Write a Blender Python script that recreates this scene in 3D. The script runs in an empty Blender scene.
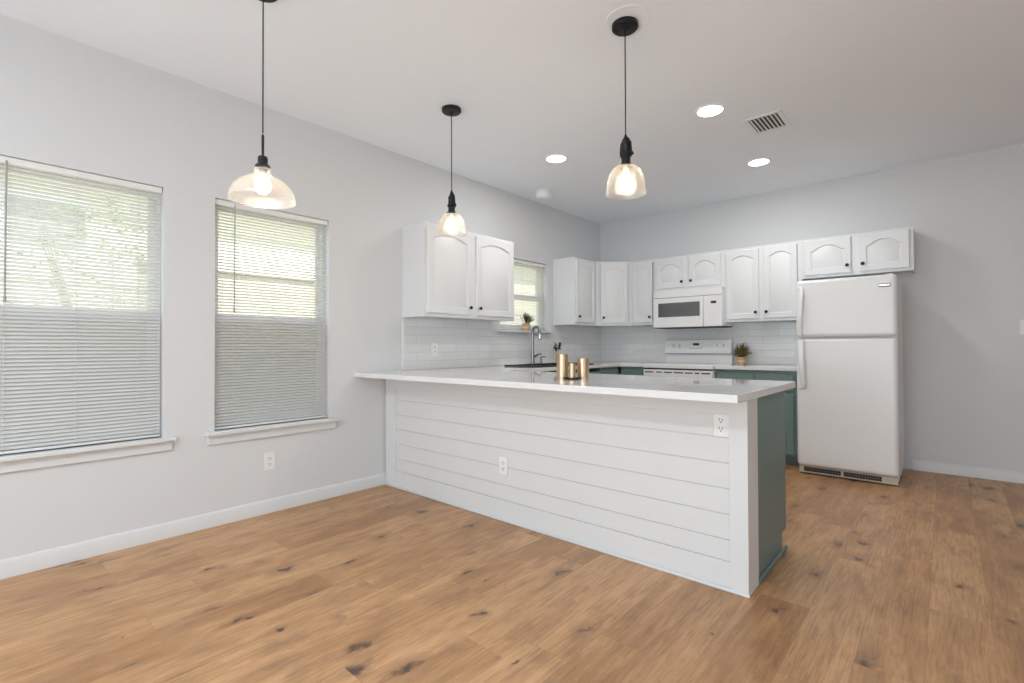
import bpy, bmesh, math, random
from mathutils import Vector, Matrix
random.seed(7)
PI = math.pi
R = math.radians
scene = bpy.context.scene
COL = scene.collection

# ------------------------------------------------------------------ camera
F_PX = 492.93
yaw, pitch, roll = 0.7215367, 0.010828, -0.0034074
Fw = Vector((-math.sin(yaw), math.cos(yaw), 0))
Rt = Vector((math.cos(yaw), math.sin(yaw), 0))
Up = Vector((0, 0, 1))
F2 = Fw * math.cos(pitch) + Up * math.sin(pitch)
U2 = -Fw * math.sin(pitch) + Up * math.cos(pitch)
cr, sr = math.cos(roll), math.sin(roll)
Rr = Rt * cr + U2 * sr
Ur = U2 * cr - Rt * sr
cam_data = bpy.data.cameras.new('camera')
cam_data.sensor_width = 36
cam_data.lens = F_PX / 1024 * 36
cam_data.clip_start = 0.05
cam = bpy.data.objects.new('camera', cam_data)
COL.objects.link(cam)
Mx = Matrix.Identity(4)
for i in range(3):
    Mx[i][0] = Rr[i]; Mx[i][1] = Ur[i]; Mx[i][2] = -F2[i]
Mx[0][3], Mx[1][3], Mx[2][3] = 3.4435, -5.705, 1.113
cam.matrix_world = Mx
scene.camera = cam

# ------------------------------------------------------------------ world, sun, fill lamps, exposure
vs = scene.view_settings
vs.view_transform = 'Standard'; vs.look = 'None'; vs.gamma = 1; vs.use_curve_mapping = False
vs.exposure = 0.03
scene.cycles.use_denoising = True
scene.cycles.max_bounces = 10
scene.cycles.diffuse_bounces = 6
scene.cycles.transparent_max_bounces = 24
scene.cycles.sample_clamp_indirect = 6

world = bpy.data.worlds.new('sky'); scene.world = world
world.use_nodes = True
wn = world.node_tree; wn.nodes.clear()
wo = wn.nodes.new('ShaderNodeOutputWorld')
wb = wn.nodes.new('ShaderNodeBackground')
ws = wn.nodes.new('ShaderNodeTexSky')
ws.sky_type = 'NISHITA'; ws.sun_disc = False
ws.sun_elevation = R(48); ws.sun_rotation = R(70); ws.dust_density = 2.5
wmix = wn.nodes.new('ShaderNodeMixRGB'); wmix.inputs[0].default_value = 0.65
wmix.inputs[2].default_value = (5.5, 6.0, 6.5, 1)
wn.links.new(ws.outputs[0], wmix.inputs[1]); wn.links.new(wmix.outputs[0], wb.inputs[0])
wb.inputs[1].default_value = 0.5
wn.links.new(wb.outputs[0], wo.inputs[0])

def lamp(name, kind, loc, energy, color=(1, 1, 1), direction=None, size=None, size_y=None, shape=None, parent=None, radius=None, spot=None):
    l = bpy.data.lights.new(name, kind)
    l.energy = energy; l.color = color
    if kind == 'AREA':
        if shape: l.shape = shape
        if size: l.size = size
        if size_y: l.size_y = size_y
    if kind == 'SUN': l.angle = R(1.5)
    if radius is not None and kind in ('POINT', 'SPOT'): l.shadow_soft_size = radius
    if spot and kind == 'SPOT': l.spot_size = spot; l.spot_blend = 0.8
    o = bpy.data.objects.new(name, l); COL.objects.link(o)
    o.location = loc
    if direction: o.rotation_euler = Vector(direction).to_track_quat('-Z', 'Y').to_euler()
    if parent: o.parent = parent
    return o

lamp('sun', 'SUN', (4, 2, 8), 11.0, (1.0, 0.96, 0.88), (-0.55, -0.3, -0.75))
# added fill lamps just inside the unseen door and window behind the camera
lamp('fill_lamp_patio_door', 'AREA', (3.4, -7.73, 0.95), 60, (0.86, 0.957, 1.055), (0, 1, 1.5), 3.0, 1.5, 'RECTANGLE')
lamp('fill_lamp_front_window', 'AREA', (1.0, -7.73, 1.3), 6, (0.86, 0.957, 1.055), (0, 1, 0.5), 1.0, 1.4, 'RECTANGLE')

# ------------------------------------------------------------------ materials
MATS = {}
def nt(name):
    m = bpy.data.materials.new(name); m.use_nodes = True
    t = m.node_tree; t.nodes.clear()
    return m, t
class NB:
    def __init__(s, t): s.t = t
    def n(s, typ, ins=None, **kw):
        nd = s.t.nodes.new(typ)
        for k, v in kw.items(): setattr(nd, k, v)
        if ins:
            for k, v in ins.items():
                if isinstance(v, bpy.types.NodeSocket): s.t.links.new(v, nd.inputs[k])
                else: nd.inputs[k].default_value = v
        return nd
    def m(s, op, a, b=None, c=None, clamp=False):
        nd = s.t.nodes.new('ShaderNodeMath'); nd.operation = op; nd.use_clamp = clamp
        for i, v in enumerate((a, b, c)):
            if v is None: continue
            if isinstance(v, bpy.types.NodeSocket): s.t.links.new(v, nd.inputs[i])
            else: nd.inputs[i].default_value = v
        return nd.outputs[0]
    def mix(s, fac, a, b, mode='MIX'):
        nd = s.t.nodes.new('ShaderNodeMixRGB'); nd.blend_type = mode
        for i, v in enumerate((fac, a, b)):
            if isinstance(v, bpy.types.NodeSocket): s.t.links.new(v, nd.inputs[i])
            elif i == 0: nd.inputs[0].default_value = v
            else: nd.inputs[i].default_value = (*v, 1) if len(v) == 3 else v
        return nd.outputs[0]

def pbr(name, color, rough=0.5, metal=0.0, spec=0.5, bump=0.0, bscale=200, var=0.0, vscale=3, coat=0.0, stretch=None, trans=0.0, emis=None, emstr=0):
    if name in MATS: return MATS[name]
    m, t = nt(name); b = NB(t)
    out = b.n('ShaderNodeOutputMaterial'); p = b.n('ShaderNodeBsdfPrincipled')
    p.inputs['Base Color'].default_value = (*color, 1)
    p.inputs['Roughness'].default_value = rough; p.inputs['Metallic'].default_value = metal
    p.inputs['Specular IOR Level'].default_value = spec; p.inputs['Coat Weight'].default_value = coat
    tc = b.n('ShaderNodeTexCoord')
    vec = tc.outputs['Object']
    if stretch:
        mp = b.n('ShaderNodeMapping', {'Vector': vec}); mp.inputs['Scale'].default_value = stretch; vec = mp.outputs[0]
    nz = b.n('ShaderNodeTexNoise', {'Vector': vec, 'Scale': vscale, 'Detail': 3.0})
    v = var if var else 0.02
    c = b.mix(nz.outputs['Fac'], tuple(x * (1 - v) for x in color), tuple(min(1, x * (1 + v)) for x in color))
    t.links.new(c, p.inputs['Base Color'])
    if bump:
        n2 = b.n('ShaderNodeTexNoise', {'Vector': vec, 'Scale': bscale, 'Detail': 3.0})
        bp = b.n('ShaderNodeBump', {'Height': n2.outputs['Fac'], 'Strength': bump, 'Distance': 0.002})
        t.links.new(bp.outputs[0], p.inputs['Normal'])
    if emis:
        p.inputs['Emission Color'].default_value = (*emis, 1); p.inputs['Emission Strength'].default_value = emstr
    sh = p.outputs[0]
    if trans:
        tr = b.n('ShaderNodeBsdfTranslucent', {'Color': (*color, 1)})
        mx = b.n('ShaderNodeMixShader', {0: trans, 1: sh, 2: tr.outputs[0]}); sh = mx.outputs[0]
    t.links.new(sh, out.inputs[0])
    MATS[name] = m
    return m

def glass(name, tint=(0.97, 0.98, 0.97), gloss=0.06, rough=0.02, diff=0.0, diffc=(1, 1, 1), bump=0, edge=0.0):
    m, t = nt(name); b = NB(t)
    out = b.n('ShaderNodeOutputMaterial')
    tr = b.n('ShaderNodeBsdfTransparent', {'Color': (*tint, 1)})
    gl = b.n('ShaderNodeBsdfGlossy', {'Color': (1, 1, 1, 1), 'Roughness': rough})
    lw = b.n('ShaderNodeLayerWeight', {'Blend': 0.25})
    f = b.m('ADD', b.m('MULTIPLY', lw.outputs['Facing'], 0.35 + edge), gloss, clamp=True)
    if bump:
        tc = b.n('ShaderNodeTexCoord')
        vz = b.n('ShaderNodeTexVoronoi', {'Vector': tc.outputs['Object'], 'Scale': 130.0})
        bp = b.n('ShaderNodeBump', {'Height': vz.outputs['Distance'], 'Strength': bump, 'Distance': 0.002})
        t.links.new(bp.outputs[0], gl.inputs['Normal'])
    base = tr.outputs[0]
    if diff:
        tl = b.n('ShaderNodeBsdfTranslucent', {'Color': (*diffc, 1)})
        df = b.n('ShaderNodeBsdfDiffuse', {'Color': (*diffc, 1)})
        a = b.n('ShaderNodeMixShader', {0: 0.5, 1: tl.outputs[0], 2: df.outputs[0]})
        ff = b.m('ADD', b.m('MULTIPLY', b.m('POWER', lw.outputs['Facing'], 2.0), edge), diff, clamp=True)
        base = b.n('ShaderNodeMixShader', {0: ff, 1: base, 2: a.outputs[0]}).outputs[0]
    mx = b.n('ShaderNodeMixShader', {0: f, 1: base, 2: gl.outputs[0]})
    t.links.new(mx.outputs[0], out.inputs[0])
    return m

def emit(name, color, strength):
    m, t = nt(name); b = NB(t)
    out = b.n('ShaderNodeOutputMaterial'); e = b.n('ShaderNodeEmission', {'Color': (*color, 1), 'Strength': strength})
    t.links.new(e.outputs[0], out.inputs[0]); return m

def floor_material():
    m, t = nt('oak_planks'); b = NB(t)
    out = b.n('ShaderNodeOutputMaterial'); p = b.n('ShaderNodeBsdfPrincipled')
    tc = b.n('ShaderNodeTexCoord'); sp = b.n('ShaderNodeSeparateXYZ', {0: tc.outputs['Object']})
    x, y = sp.outputs[0], sp.outputs[1]
    W, L = 0.19, 1.22
    X = b.m('DIVIDE', b.m('ADD', x, 0.04), W); row = b.m('FLOOR', X); fx = b.m('FRACT', X)
    wr = b.n('ShaderNodeTexWhiteNoise', {'W': b.m('ADD', row, 3.7)}, noise_dimensions='1D')
    Y = b.m('ADD', b.m('DIVIDE', y, L), wr.outputs['Value']); colr = b.m('FLOOR', Y); fy = b.m('FRACT', Y)
    idv = b.n('ShaderNodeCombineXYZ', {0: row, 1: colr, 2: 1.3})
    wid = b.n('ShaderNodeTexWhiteNoise', {'Vector': idv.outputs[0]}, noise_dimensions='3D')
    rs = b.n('ShaderNodeSeparateColor', {0: wid.outputs['Color']})
    r1, r2, r3 = rs.outputs[0], rs.outputs[1], rs.outputs[2]
    # cathedral / streak grain, own offset in each plank
    gx = b.m('ADD', x, b.m('MULTIPLY', r1, 7.0)); gy = b.m('ADD', y, b.m('MULTIPLY', r2, 9.0)); gz = b.m('MULTIPLY', r3, 11.0)
    gv = b.n('ShaderNodeCombineXYZ', {0: b.m('MULTIPLY', gx, 8.0), 1: b.m('MULTIPLY', gy, 0.55), 2: gz})
    n1 = b.n('ShaderNodeTexNoise', {'Vector': gv.outputs[0], 'Scale': 1.0, 'Detail': 1.5, 'Roughness': 0.4})
    ring = b.m('FRACT', b.m('MULTIPLY', n1.outputs['Fac'], 24.0))
    ringl = b.m('POWER', b.m('ABSOLUTE', b.m('SUBTRACT', b.m('MULTIPLY', ring, 2.0), 1.0)), 7.0)
    fv = b.n('ShaderNodeCombineXYZ', {0: b.m('MULTIPLY', gx, 120.0), 1: b.m('MULTIPLY', gy, 5.0), 2: gz})
    n2 = b.n('ShaderNodeTexNoise', {'Vector': fv.outputs[0], 'Scale': 1.0, 'Detail': 4.0, 'Roughness': 0.65})
    mv = b.n('ShaderNodeCombineXYZ', {0: b.m('MULTIPLY', gx, 14.0), 1: b.m('MULTIPLY', gy, 1.6), 2: gz})
    n3 = b.n('ShaderNodeTexNoise', {'Vector': mv.outputs[0], 'Scale': 1.0, 'Detail': 3.0, 'Roughness': 0.6})
    # knots
    kd = b.n('ShaderNodeTexNoise', {'Vector': tc.outputs['Object'], 'Scale': 16.0, 'Detail': 2.0})
    kv = b.n('ShaderNodeCombineXYZ', {0: b.m('ADD', b.m('MULTIPLY', gx, 7.5), b.m('MULTIPLY', kd.outputs['Fac'], 0.7)),
                                     1: b.m('ADD', b.m('MULTIPLY', gy, 4.0), b.m('MULTIPLY', kd.outputs['Fac'], 0.45)), 2: gz})
    vo = b.n('ShaderNodeTexVoronoi', {'Vector': kv.outputs[0], 'Scale': 1.0, 'Randomness': 1.0})
    vs_ = b.n('ShaderNodeSeparateColor', {0: vo.outputs['Color']})
    rad = b.m('MULTIPLY', b.m('POWER', vs_.outputs[0], 1.3), 0.21)
    kn = b.m('SUBTRACT', 1.0, b.m('DIVIDE', vo.outputs['Distance'], b.m('ADD', rad, 0.02)), clamp=True)
    core = b.m('MULTIPLY', b.m('GREATER_THAN', vs_.outputs[0], 0.22), b.m('POWER', kn, 0.85), clamp=True)
    halo = b.m('SUBTRACT', 1.0, b.m('DIVIDE', vo.outputs['Distance'], b.m('ADD', b.m('MULTIPLY', rad, 2.6), 0.05)), clamp=True)
    halo = b.m('MULTIPLY', halo, b.m('GREATER_THAN', vs_.outputs[0], 0.42))
    tone = b.m('ADD', b.m('MULTIPLY', r1, 0.45), b.m('MULTIPLY', n3.outputs['Fac'], 0.75))
    rp = b.n('ShaderNodeValToRGB', {0: tone})
    e = rp.color_ramp.elements
    e[0].position = 0.10; e[0].color = (0.68, 0.40, 0.205, 1)
    e[1].position = 0.95; e[1].color = (0.35, 0.172, 0.066, 1)
    k = rp.color_ramp.elements.new(0.55); k.color = (0.54, 0.298, 0.132, 1)
    c = b.mix(b.m('MULTIPLY', r2, 0.22), rp.outputs[0], (0.50, 0.245, 0.095))
    c = b.mix(b.m('MULTIPLY', ringl, b.m('MULTIPLY', b.m('SUBTRACT', n3.outputs['Fac'], 0.35, clamp=True), 2.0)), c, (0.20, 0.105, 0.05))
    fine = b.m('MULTIPLY', b.m('SUBTRACT', n2.outputs['Fac'], 0.46, clamp=True), 2.6, clamp=True)
    c = b.mix(fine, c, (0.235, 0.12, 0.055))
    mo = b.n('ShaderNodeCombineXYZ', {0: b.m('MULTIPLY', gx, 11.0), 1: b.m('MULTIPLY', gy, 3.2), 2: b.m('ADD', gz, 5.0)})
    n4 = b.n('ShaderNodeTexNoise', {'Vector': mo.outputs[0], 'Scale': 1.0, 'Detail': 5.0, 'Roughness': 0.7})
    mk = b.m('MULTIPLY', b.m('SUBTRACT', n4.outputs['Fac'], 0.5, clamp=True), 3.2, clamp=True)
    c = b.mix(mk, c, (0.27, 0.138, 0.07))
    ml = b.m('MULTIPLY', b.m('SUBTRACT', 0.46, n4.outputs['Fac'], clamp=True), 3.0, clamp=True)
    c = b.mix(ml, c, (0.66, 0.415, 0.215))
    c = b.mix(b.m('MULTIPLY', halo, 0.6), c, (0.17, 0.09, 0.05))
    c = b.mix(b.m('MULTIPLY', core, 1.5, clamp=True), c, (0.085, 0.045, 0.026))
    # seams
    sx = b.m('MULTIPLY', b.m('MINIMUM', fx, b.m('SUBTRACT', 1.0, fx)), W)
    sy = b.m('MULTIPLY', b.m('MINIMUM', fy, b.m('SUBTRACT', 1.0, fy)), L)
    seam = b.m('LESS_THAN', b.m('MINIMUM', sx, sy), 0.0011)
    c = b.mix(b.m('MULTIPLY', seam, 0.3), c, (0.12, 0.07, 0.04))
    t.links.new(c, p.inputs['Base Color'])
    rr = b.m('ADD', 0.40, b.m('MULTIPLY', n2.outputs['Fac'], 0.12)); t.links.new(rr, p.inputs['Roughness'])
    p.inputs['Specular IOR Level'].default_value = 0.6
    p.inputs['Coat Weight'].default_value = 0.2; p.inputs['Coat Roughness'].default_value = 0.3
    h = b.m('SUBTRACT', b.m('MULTIPLY', n2.outputs['Fac'], 0.3), seam)
    bp = b.n('ShaderNodeBump', {'Height': h, 'Strength': 0.12, 'Distance': 0.002})
    t.links.new(bp.outputs[0], p.inputs['Normal']); t.links.new(p.outputs[0], out.inputs[0])
    return m

def tile_material(name, axis):
    # white glazed 3 x 12 tiles in running bond; axis = object axis that runs along the wall
    m, t = nt(name); b = NB(t)
    out = b.n('ShaderNodeOutputMaterial'); p = b.n('ShaderNodeBsdfPrincipled')
    tc = b.n('ShaderNodeTexCoord'); sp = b.n('ShaderNodeSeparateXYZ', {0: tc.outputs['Object']})
    u, z = sp.outputs[axis], sp.outputs[2]
    H, W = 0.0745, 0.305
    Z = b.m('DIVIDE', z, H); row = b.m('FLOOR', Z); fz = b.m('FRACT', Z)
    off = b.m('MULTIPLY', b.m('MODULO', b.m('ABSOLUTE', row), 2.0), 0.5)
    U_ = b.m('ADD', b.m('DIVIDE', u, W), off); cu = b.m('FLOOR', U_); fu = b.m('FRACT', U_)
    dz = b.m('MULTIPLY', b.m('MINIMUM', fz, b.m('SUBTRACT', 1.0, fz)), H)
    du = b.m('MULTIPLY', b.m('MINIMUM', fu, b.m('SUBTRACT', 1.0, fu)), W)
    d = b.m('MINIMUM', dz, du)
    grout = b.m('LESS_THAN', d, 0.0016)
    idv = b.n('ShaderNodeCombineXYZ', {0: row, 1: cu, 2: 0.0})
    wid = b.n('ShaderNodeTexWhiteNoise', {'Vector': idv.outputs[0]}, noise_dimensions='3D')
    c = b.mix(wid.outputs['Value'], (0.72, 0.725, 0.73), (0.77, 0.775, 0.78))
    c = b.mix(grout, c, (0.54, 0.54, 0.55))
    t.links.new(c, p.inputs['Base Color'])
    t.links.new(b.m('ADD', 0.10, b.m('MULTIPLY', grout, 0.6)), p.inputs['Roughness'])
    nz = b.n('ShaderNodeTexNoise', {'Vector': tc.outputs['Object'], 'Scale': 14.0, 'Detail': 1.0})
    hh = b.m('ADD', b.m('MINIMUM', b.m('DIVIDE', d, 0.004), 1.0), b.m('MULTIPLY', nz.outputs['Fac'], 0.5))
    bp = b.n('ShaderNodeBump', {'Height': hh, 'Strength': 0.5, 'Distance': 0.002})
    t.links.new(bp.outputs[0], p.inputs['Normal']); t.links.new(p.outputs[0], out.inputs[0])
    return m

def siding_material():
    m, t = nt('lap_siding'); b = NB(t)
    out = b.n('ShaderNodeOutputMaterial'); p = b.n('ShaderNodeBsdfPrincipled')
    tc = b.n('ShaderNodeTexCoord'); sp = b.n('ShaderNodeSeparateXYZ', {0: tc.outputs['Object']})
    fz = b.m('FRACT', b.m('DIVIDE', sp.outputs[2], 0.15))
    line = b.m('LESS_THAN', fz, 0.08)
    c = b.mix(line, (0.80, 0.76, 0.60), (0.55, 0.52, 0.40))
    t.links.new(c, p.inputs['Base Color']); p.inputs['Roughness'].default_value = 0.7
    bp = b.n('ShaderNodeBump', {'Height': b.m('SUBTRACT', 1.0, fz), 'Strength': 0.6, 'Distance': 0.01})
    t.links.new(bp.outputs[0], p.inputs['Normal']); t.links.new(p.outputs[0], out.inputs[0])
    return m

M_WALL = pbr('painted_wall', (0.685, 0.70, 0.71), 0.75, bump=0.12, bscale=90, var=0.01, spec=0.3)
M_CEIL = pbr('ceiling_paint', (0.88, 0.925, 0.97), 0.85, bump=0.15, bscale=70, var=0.01, spec=0.2)
M_TRIM = pbr('white_trim', (0.715, 0.73, 0.735), 0.42, bump=0.03, bscale=60, var=0.01)
M_CAB = pbr('cabinet_white', (0.755, 0.77, 0.78), 0.38, bump=0.03, bscale=80, var=0.01)
M_SHIP = pbr('shiplap_white', (0.725, 0.735, 0.735), 0.5, bump=0.04, bscale=60, var=0.015, vscale=5)
M_GREEN = pbr('sage_green_paint', (0.155, 0.235, 0.225), 0.42, bump=0.03, bscale=80, var=0.03)
M_BLACK = pbr('matte_black_metal', (0.012, 0.012, 0.013), 0.42, metal=0.3, var=0.05)
M_KNOB = pbr('black_knob', (0.012, 0.011, 0.011), 0.35, metal=0.4, var=0.05)
M_APPL = pbr('appliance_white', (0.82, 0.825, 0.83), 0.26, bump=0.02, bscale=400, var=0.008)
M_PLAST = pbr('white_plastic', (0.84, 0.84, 0.84), 0.35, var=0.01)
M_BEIGE = pbr('beige_plastic', (0.62, 0.56, 0.49), 0.5, var=0.03)
M_DARK = pbr('dark_slot', (0.03, 0.028, 0.027), 0.6, var=0.05)
M_GREY = pbr('grey_plastic', (0.42, 0.42, 0.43), 0.5, var=0.02)
M_LGREY = pbr('pale_grey_print', (0.55, 0.56, 0.57), 0.5, var=0.02)
M_QUARTZ = pbr('white_quartz', (0.80, 0.80, 0.805), 0.055, var=0.05, vscale=9, coat=0.2)
M_SINK = pbr('black_composite', (0.016, 0.016, 0.017), 0.35, var=0.1, vscale=90)
M_STEEL = pbr('brushed_gunmetal', (0.30, 0.30, 0.31), 0.28, metal=0.95, var=0.04, stretch=(60, 60, 2))
M_CHROME = pbr('chrome', (0.75, 0.75, 0.76), 0.15, metal=1.0, var=0.02)
M_GOLD = pbr('brushed_brass', (0.58, 0.435, 0.29), 0.34, metal=1.0, var=0.05, stretch=(90, 90, 2))
M_POT = pbr('glazed_tan_pot', (0.60, 0.36, 0.18), 0.35, var=0.06, vscale=30)
M_POTB = pbr('cream_pot_band', (0.72, 0.56, 0.38), 0.4, var=0.04)
M_SOIL = pbr('soil', (0.05, 0.035, 0.025), 0.9, var=0.3, vscale=60)
M_LEAF = pbr('grey_green_leaf', (0.17, 0.21, 0.13), 0.55, var=0.3, vscale=25, trans=0.2)
M_LEAFB = pbr('olive_brown_leaf', (0.26, 0.20, 0.075), 0.6, var=0.45, vscale=45, trans=0.15)
M_STEM = pbr('dry_stem', (0.12, 0.09, 0.05), 0.7, var=0.2, vscale=40)
M_SHRUB = pbr('shrub_leaf', (0.26, 0.33, 0.14), 0.5, var=0.4, vscale=8, trans=0.35)
M_SLAT = pbr('blind_slat', (0.76, 0.765, 0.76), 0.45, var=0.01, trans=0.30)
M_VINYL = pbr('white_vinyl', (0.82, 0.83, 0.84), 0.35, var=0.01)
M_WAND = pbr('clear_grey_wand', (0.33, 0.34, 0.35), 0.25, var=0.02)
M_CORD = pbr('blind_cord', (0.62, 0.62, 0.61), 0.7, var=0.02)
M_GLASS = glass('window_glass')
M_MWGLASS = pbr('smoked_glass', (0.10, 0.10, 0.105), 0.08, var=0.03, coat=0.5)
M_SHADE = glass('seeded_glass', (0.95, 0.935, 0.915), 0.06, 0.06, diff=0.035, diffc=(0.97, 0.92, 0.86), bump=0.8, edge=0.22)
M_DISH = glass('seeded_dish_glass', (0.95, 0.935, 0.915), 0.06, 0.08, diff=0.12, diffc=(0.97, 0.93, 0.88), bump=0.8, edge=0.45)
M_BULBG = emit('frosted_glow', (1.0, 0.87, 0.68), 16.0)
M_FIL = emit('filament_glow', (1.0, 0.86, 0.62), 30.0)
M_LENS = emit('led_lens', (1.0, 0.99, 0.97), 14.0)
M_FLOOR = floor_material()
M_TILEY = tile_material('glazed_tile_left', 1)
M_TILEX = tile_material('glazed_tile_back', 0)
M_SIDING = siding_material()
M_GRASS = pbr('lawn', (0.16, 0.20, 0.07), 0.9, var=0.4, vscale=12, bump=0.5, bscale=60)
M_FENCE = pbr('tan_fence_boards', (0.60, 0.54, 0.38), 0.8, var=0.12, vscale=4, stretch=(1, 8, 0.4))
M_ROOF = pbr('green_shingle', (0.10, 0.17, 0.12), 0.85, var=0.3, vscale=20, bump=0.5, bscale=40)
m_, t_ = nt('insect_screen_mesh'); b_ = NB(t_)
o_ = b_.n('ShaderNodeOutputMaterial'); tr_ = b_.n('ShaderNodeBsdfTransparent', {'Color': (1, 1, 1, 1)})
df_ = b_.n('ShaderNodeBsdfDiffuse', {'Color': (0.10, 0.10, 0.105, 1)})
mx_ = b_.n('ShaderNodeMixShader', {0: 0.62, 1: tr_.outputs[0], 2: df_.outputs[0]}); t_.links.new(mx_.outputs[0], o_.inputs[0])
M_SCREEN = m_

# ------------------------------------------------------------------ mesh helpers
class MB:
    def __init__(s): s.v = []; s.f = []
    def add(s, vs, fs):
        k = len(s.v); s.v += [tuple(p) for p in vs]; s.f += [tuple(i + k for i in f) for f in fs]; return s
    def box(s, x0, y0, z0, x1, y1, z1):
        x0, x1 = min(x0, x1), max(x0, x1); y0, y1 = min(y0, y1), max(y0, y1); z0, z1 = min(z0, z1), max(z0, z1)
        v = [(x0, y0, z0), (x1, y0, z0), (x1, y1, z0), (x0, y1, z0), (x0, y0, z1), (x1, y0, z1), (x1, y1, z1), (x0, y1, z1)]
        return s.add(v, [(0, 3, 2, 1), (4, 5, 6, 7), (0, 1, 5, 4), (1, 2, 6, 5), (2, 3, 7, 6), (3, 0, 4, 7)])
    def lathe(s, prof, c=(0, 0, 0), seg=32, axis='Z', cap=True):
        # prof: list of (r, h)
        vs = []; n = len(prof)
        for r, h in prof:
            for k in range(seg):
                a = 2 * PI * k / seg
                p = (r * math.cos(a), r * math.sin(a), h)
                if axis == 'Y': p = (p[0], -h, p[1])       # h grows towards -y
                if axis == 'X': p = (h, p[0], p[1])
                vs.append((p[0] + c[0], p[1] + c[1], p[2] + c[2]))
        fs = []
        for i in range(n - 1):
            for k in range(seg):
                k2 = (k + 1) % seg
                fs.append((i * seg + k, i * seg + k2, (i + 1) * seg + k2, (i + 1) * seg + k))
        if cap:
            fs.append(tuple(reversed(range(seg)))); fs.append(tuple((n - 1) * seg + k for k in range(seg)))
        return s.add(vs, fs)
    def tube(s, pts, r, seg=12, cap=True):
        pts = [Vector(p) for p in pts]; n = len(pts)
        rs = r if isinstance(r, (list, tuple)) else [r] * n
        vs = []; prev = None
        for i, p in enumerate(pts):
            d = (pts[min(i + 1, n - 1)] - pts[max(i - 1, 0)]).normalized()
            if prev is None:
                a = Vector((0, 0, 1)) if abs(d.z) < 0.9 else Vector((1, 0, 0))
                u = d.cross(a).normalized()
            else:
                u = (prev - d * prev.dot(d)).normalized()
            prev = u; w = d.cross(u)
            for k in range(seg):
                t = 2 * PI * k / seg
                q = p + (u * math.cos(t) + w * math.sin(t)) * rs[i]; vs.append(tuple(q))
        fs = []
        for i in range(n - 1):
            for k in range(seg):
                k2 = (k + 1) % seg
                fs.append((i * seg + k, i * seg + k2, (i + 1) * seg + k2, (i + 1) * seg + k))
        if cap:
            fs.append(tuple(reversed(range(seg)))); fs.append(tuple((n - 1) * seg + k for k in range(seg)))
        return s.add(vs, fs)
    def grid_solid(s, us, vs_, inside, w0, w1, mp):
        idx = {}; V = []; Fc = []
        def vid(i, j, k):
            key = (i, j, k)
            if key not in idx:
                idx[key] = len(V); V.append(mp(us[i], vs_[j], (w0, w1)[k]))
            return idx[key]
        nu, nv = len(us) - 1, len(vs_) - 1
        ins = lambda i, j: 0 <= i < nu and 0 <= j < nv and inside((us[i] + us[i + 1]) / 2, (vs_[j] + vs_[j + 1]) / 2)
        for i in range(nu):
            for j in range(nv):
                if not ins(i, j): continue
                Fc.append((vid(i, j, 0), vid(i, j + 1, 0), vid(i + 1, j + 1, 0), vid(i + 1, j, 0)))
                Fc.append((vid(i, j, 1), vid(i + 1, j, 1), vid(i + 1, j + 1, 1), vid(i, j + 1, 1)))
                if not ins(i - 1, j): Fc.append((vid(i, j, 0), vid(i, j, 1), vid(i, j + 1, 1), vid(i, j + 1, 0)))
                if not ins(i + 1, j): Fc.append((vid(i + 1, j, 0), vid(i + 1, j + 1, 0), vid(i + 1, j + 1, 1), vid(i + 1, j, 1)))
                if not ins(i, j - 1): Fc.append((vid(i, j, 0), vid(i + 1, j, 0), vid(i + 1, j, 1), vid(i, j, 1)))
                if not ins(i, j + 1): Fc.append((vid(i, j + 1, 0), vid(i, j + 1, 1), vid(i + 1, j + 1, 1), vid(i + 1, j + 1, 0)))
        return s.add(V, Fc)

def link(o, parent=None):
    COL.objects.link(o)
    if parent is not None: o.parent = parent
    return o

def obj(name, mb, mat, parent=None, bevel=0.0, smooth=True, loc=None, seg=2, origin=None, recalc=True):
    """one mesh object; origin shifts the pivot (mesh coordinates stay where they were given)"""
    me = bpy.data.meshes.new(name)
    off = Vector(origin) if origin else Vector((0, 0, 0))
    me.from_pydata([tuple(Vector(v) - off) for v in mb.v], [], mb.f)
    if recalc:
        bm = bmesh.new(); bm.from_mesh(me); bmesh.ops.recalc_face_normals(bm, faces=bm.faces); bm.to_mesh(me); bm.free()
    me.materials.append(mat)
    if smooth:
        for p in me.polygons: p.use_smooth = True
        me.set_sharp_from_angle(angle=R(35))
    o = bpy.data.objects.new(name, me); link(o, parent)
    o.location = off if loc is None else Vector(loc)
    if bevel:
        bv = o.modifiers.new('bevel', 'BEVEL'); bv.width = bevel; bv.segments = seg; bv.limit_method = 'ANGLE'; bv.angle_limit = R(40)
    return o

def thing(name, label, cat, loc=(0, 0, 0), rotz=0, group=None):
    o = bpy.data.objects.new(name, None); COL.objects.link(o)
    o.empty_display_size = 0.1; o.location = loc; o.rotation_euler = (0, 0, rotz)
    o['label'] = label; o['category'] = cat
    if group: o['group'] = group
    return o
def tag(o, label, cat, group=None):
    o['label'] = label; o['category'] = cat
    if group: o['group'] = group
    return o
def struct(name, mb, mat, parent=None, **kw):
    o = obj(name, mb, mat, parent, **kw)
    if parent is None: o['kind'] = 'structure'
    return o
def dup(root, loc, label, rotz=None):
    r = root.copy(); COL.objects.link(r); r.location = loc; r['label'] = label
    if rotz is not None: r.rotation_euler = (0, 0, rotz)
    for ch in list(root.children):
        c = ch.copy(); COL.objects.link(c); c.parent = r
        for g in list(ch.children):
            d = g.copy(); COL.objects.link(d); d.parent = c
    return r

# ------------------------------------------------------------------ room shell
H = 2.743
XR, YF = 7.0, -7.8
PEN = -3.36           # face of the peninsula's shiplap
WINS = [(-5.652, -4.886, 0.592, 2.06), (-4.615, -3.848, 0.592, 2.06), (-1.985, -1.185, 1.290, 2.06)]

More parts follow.
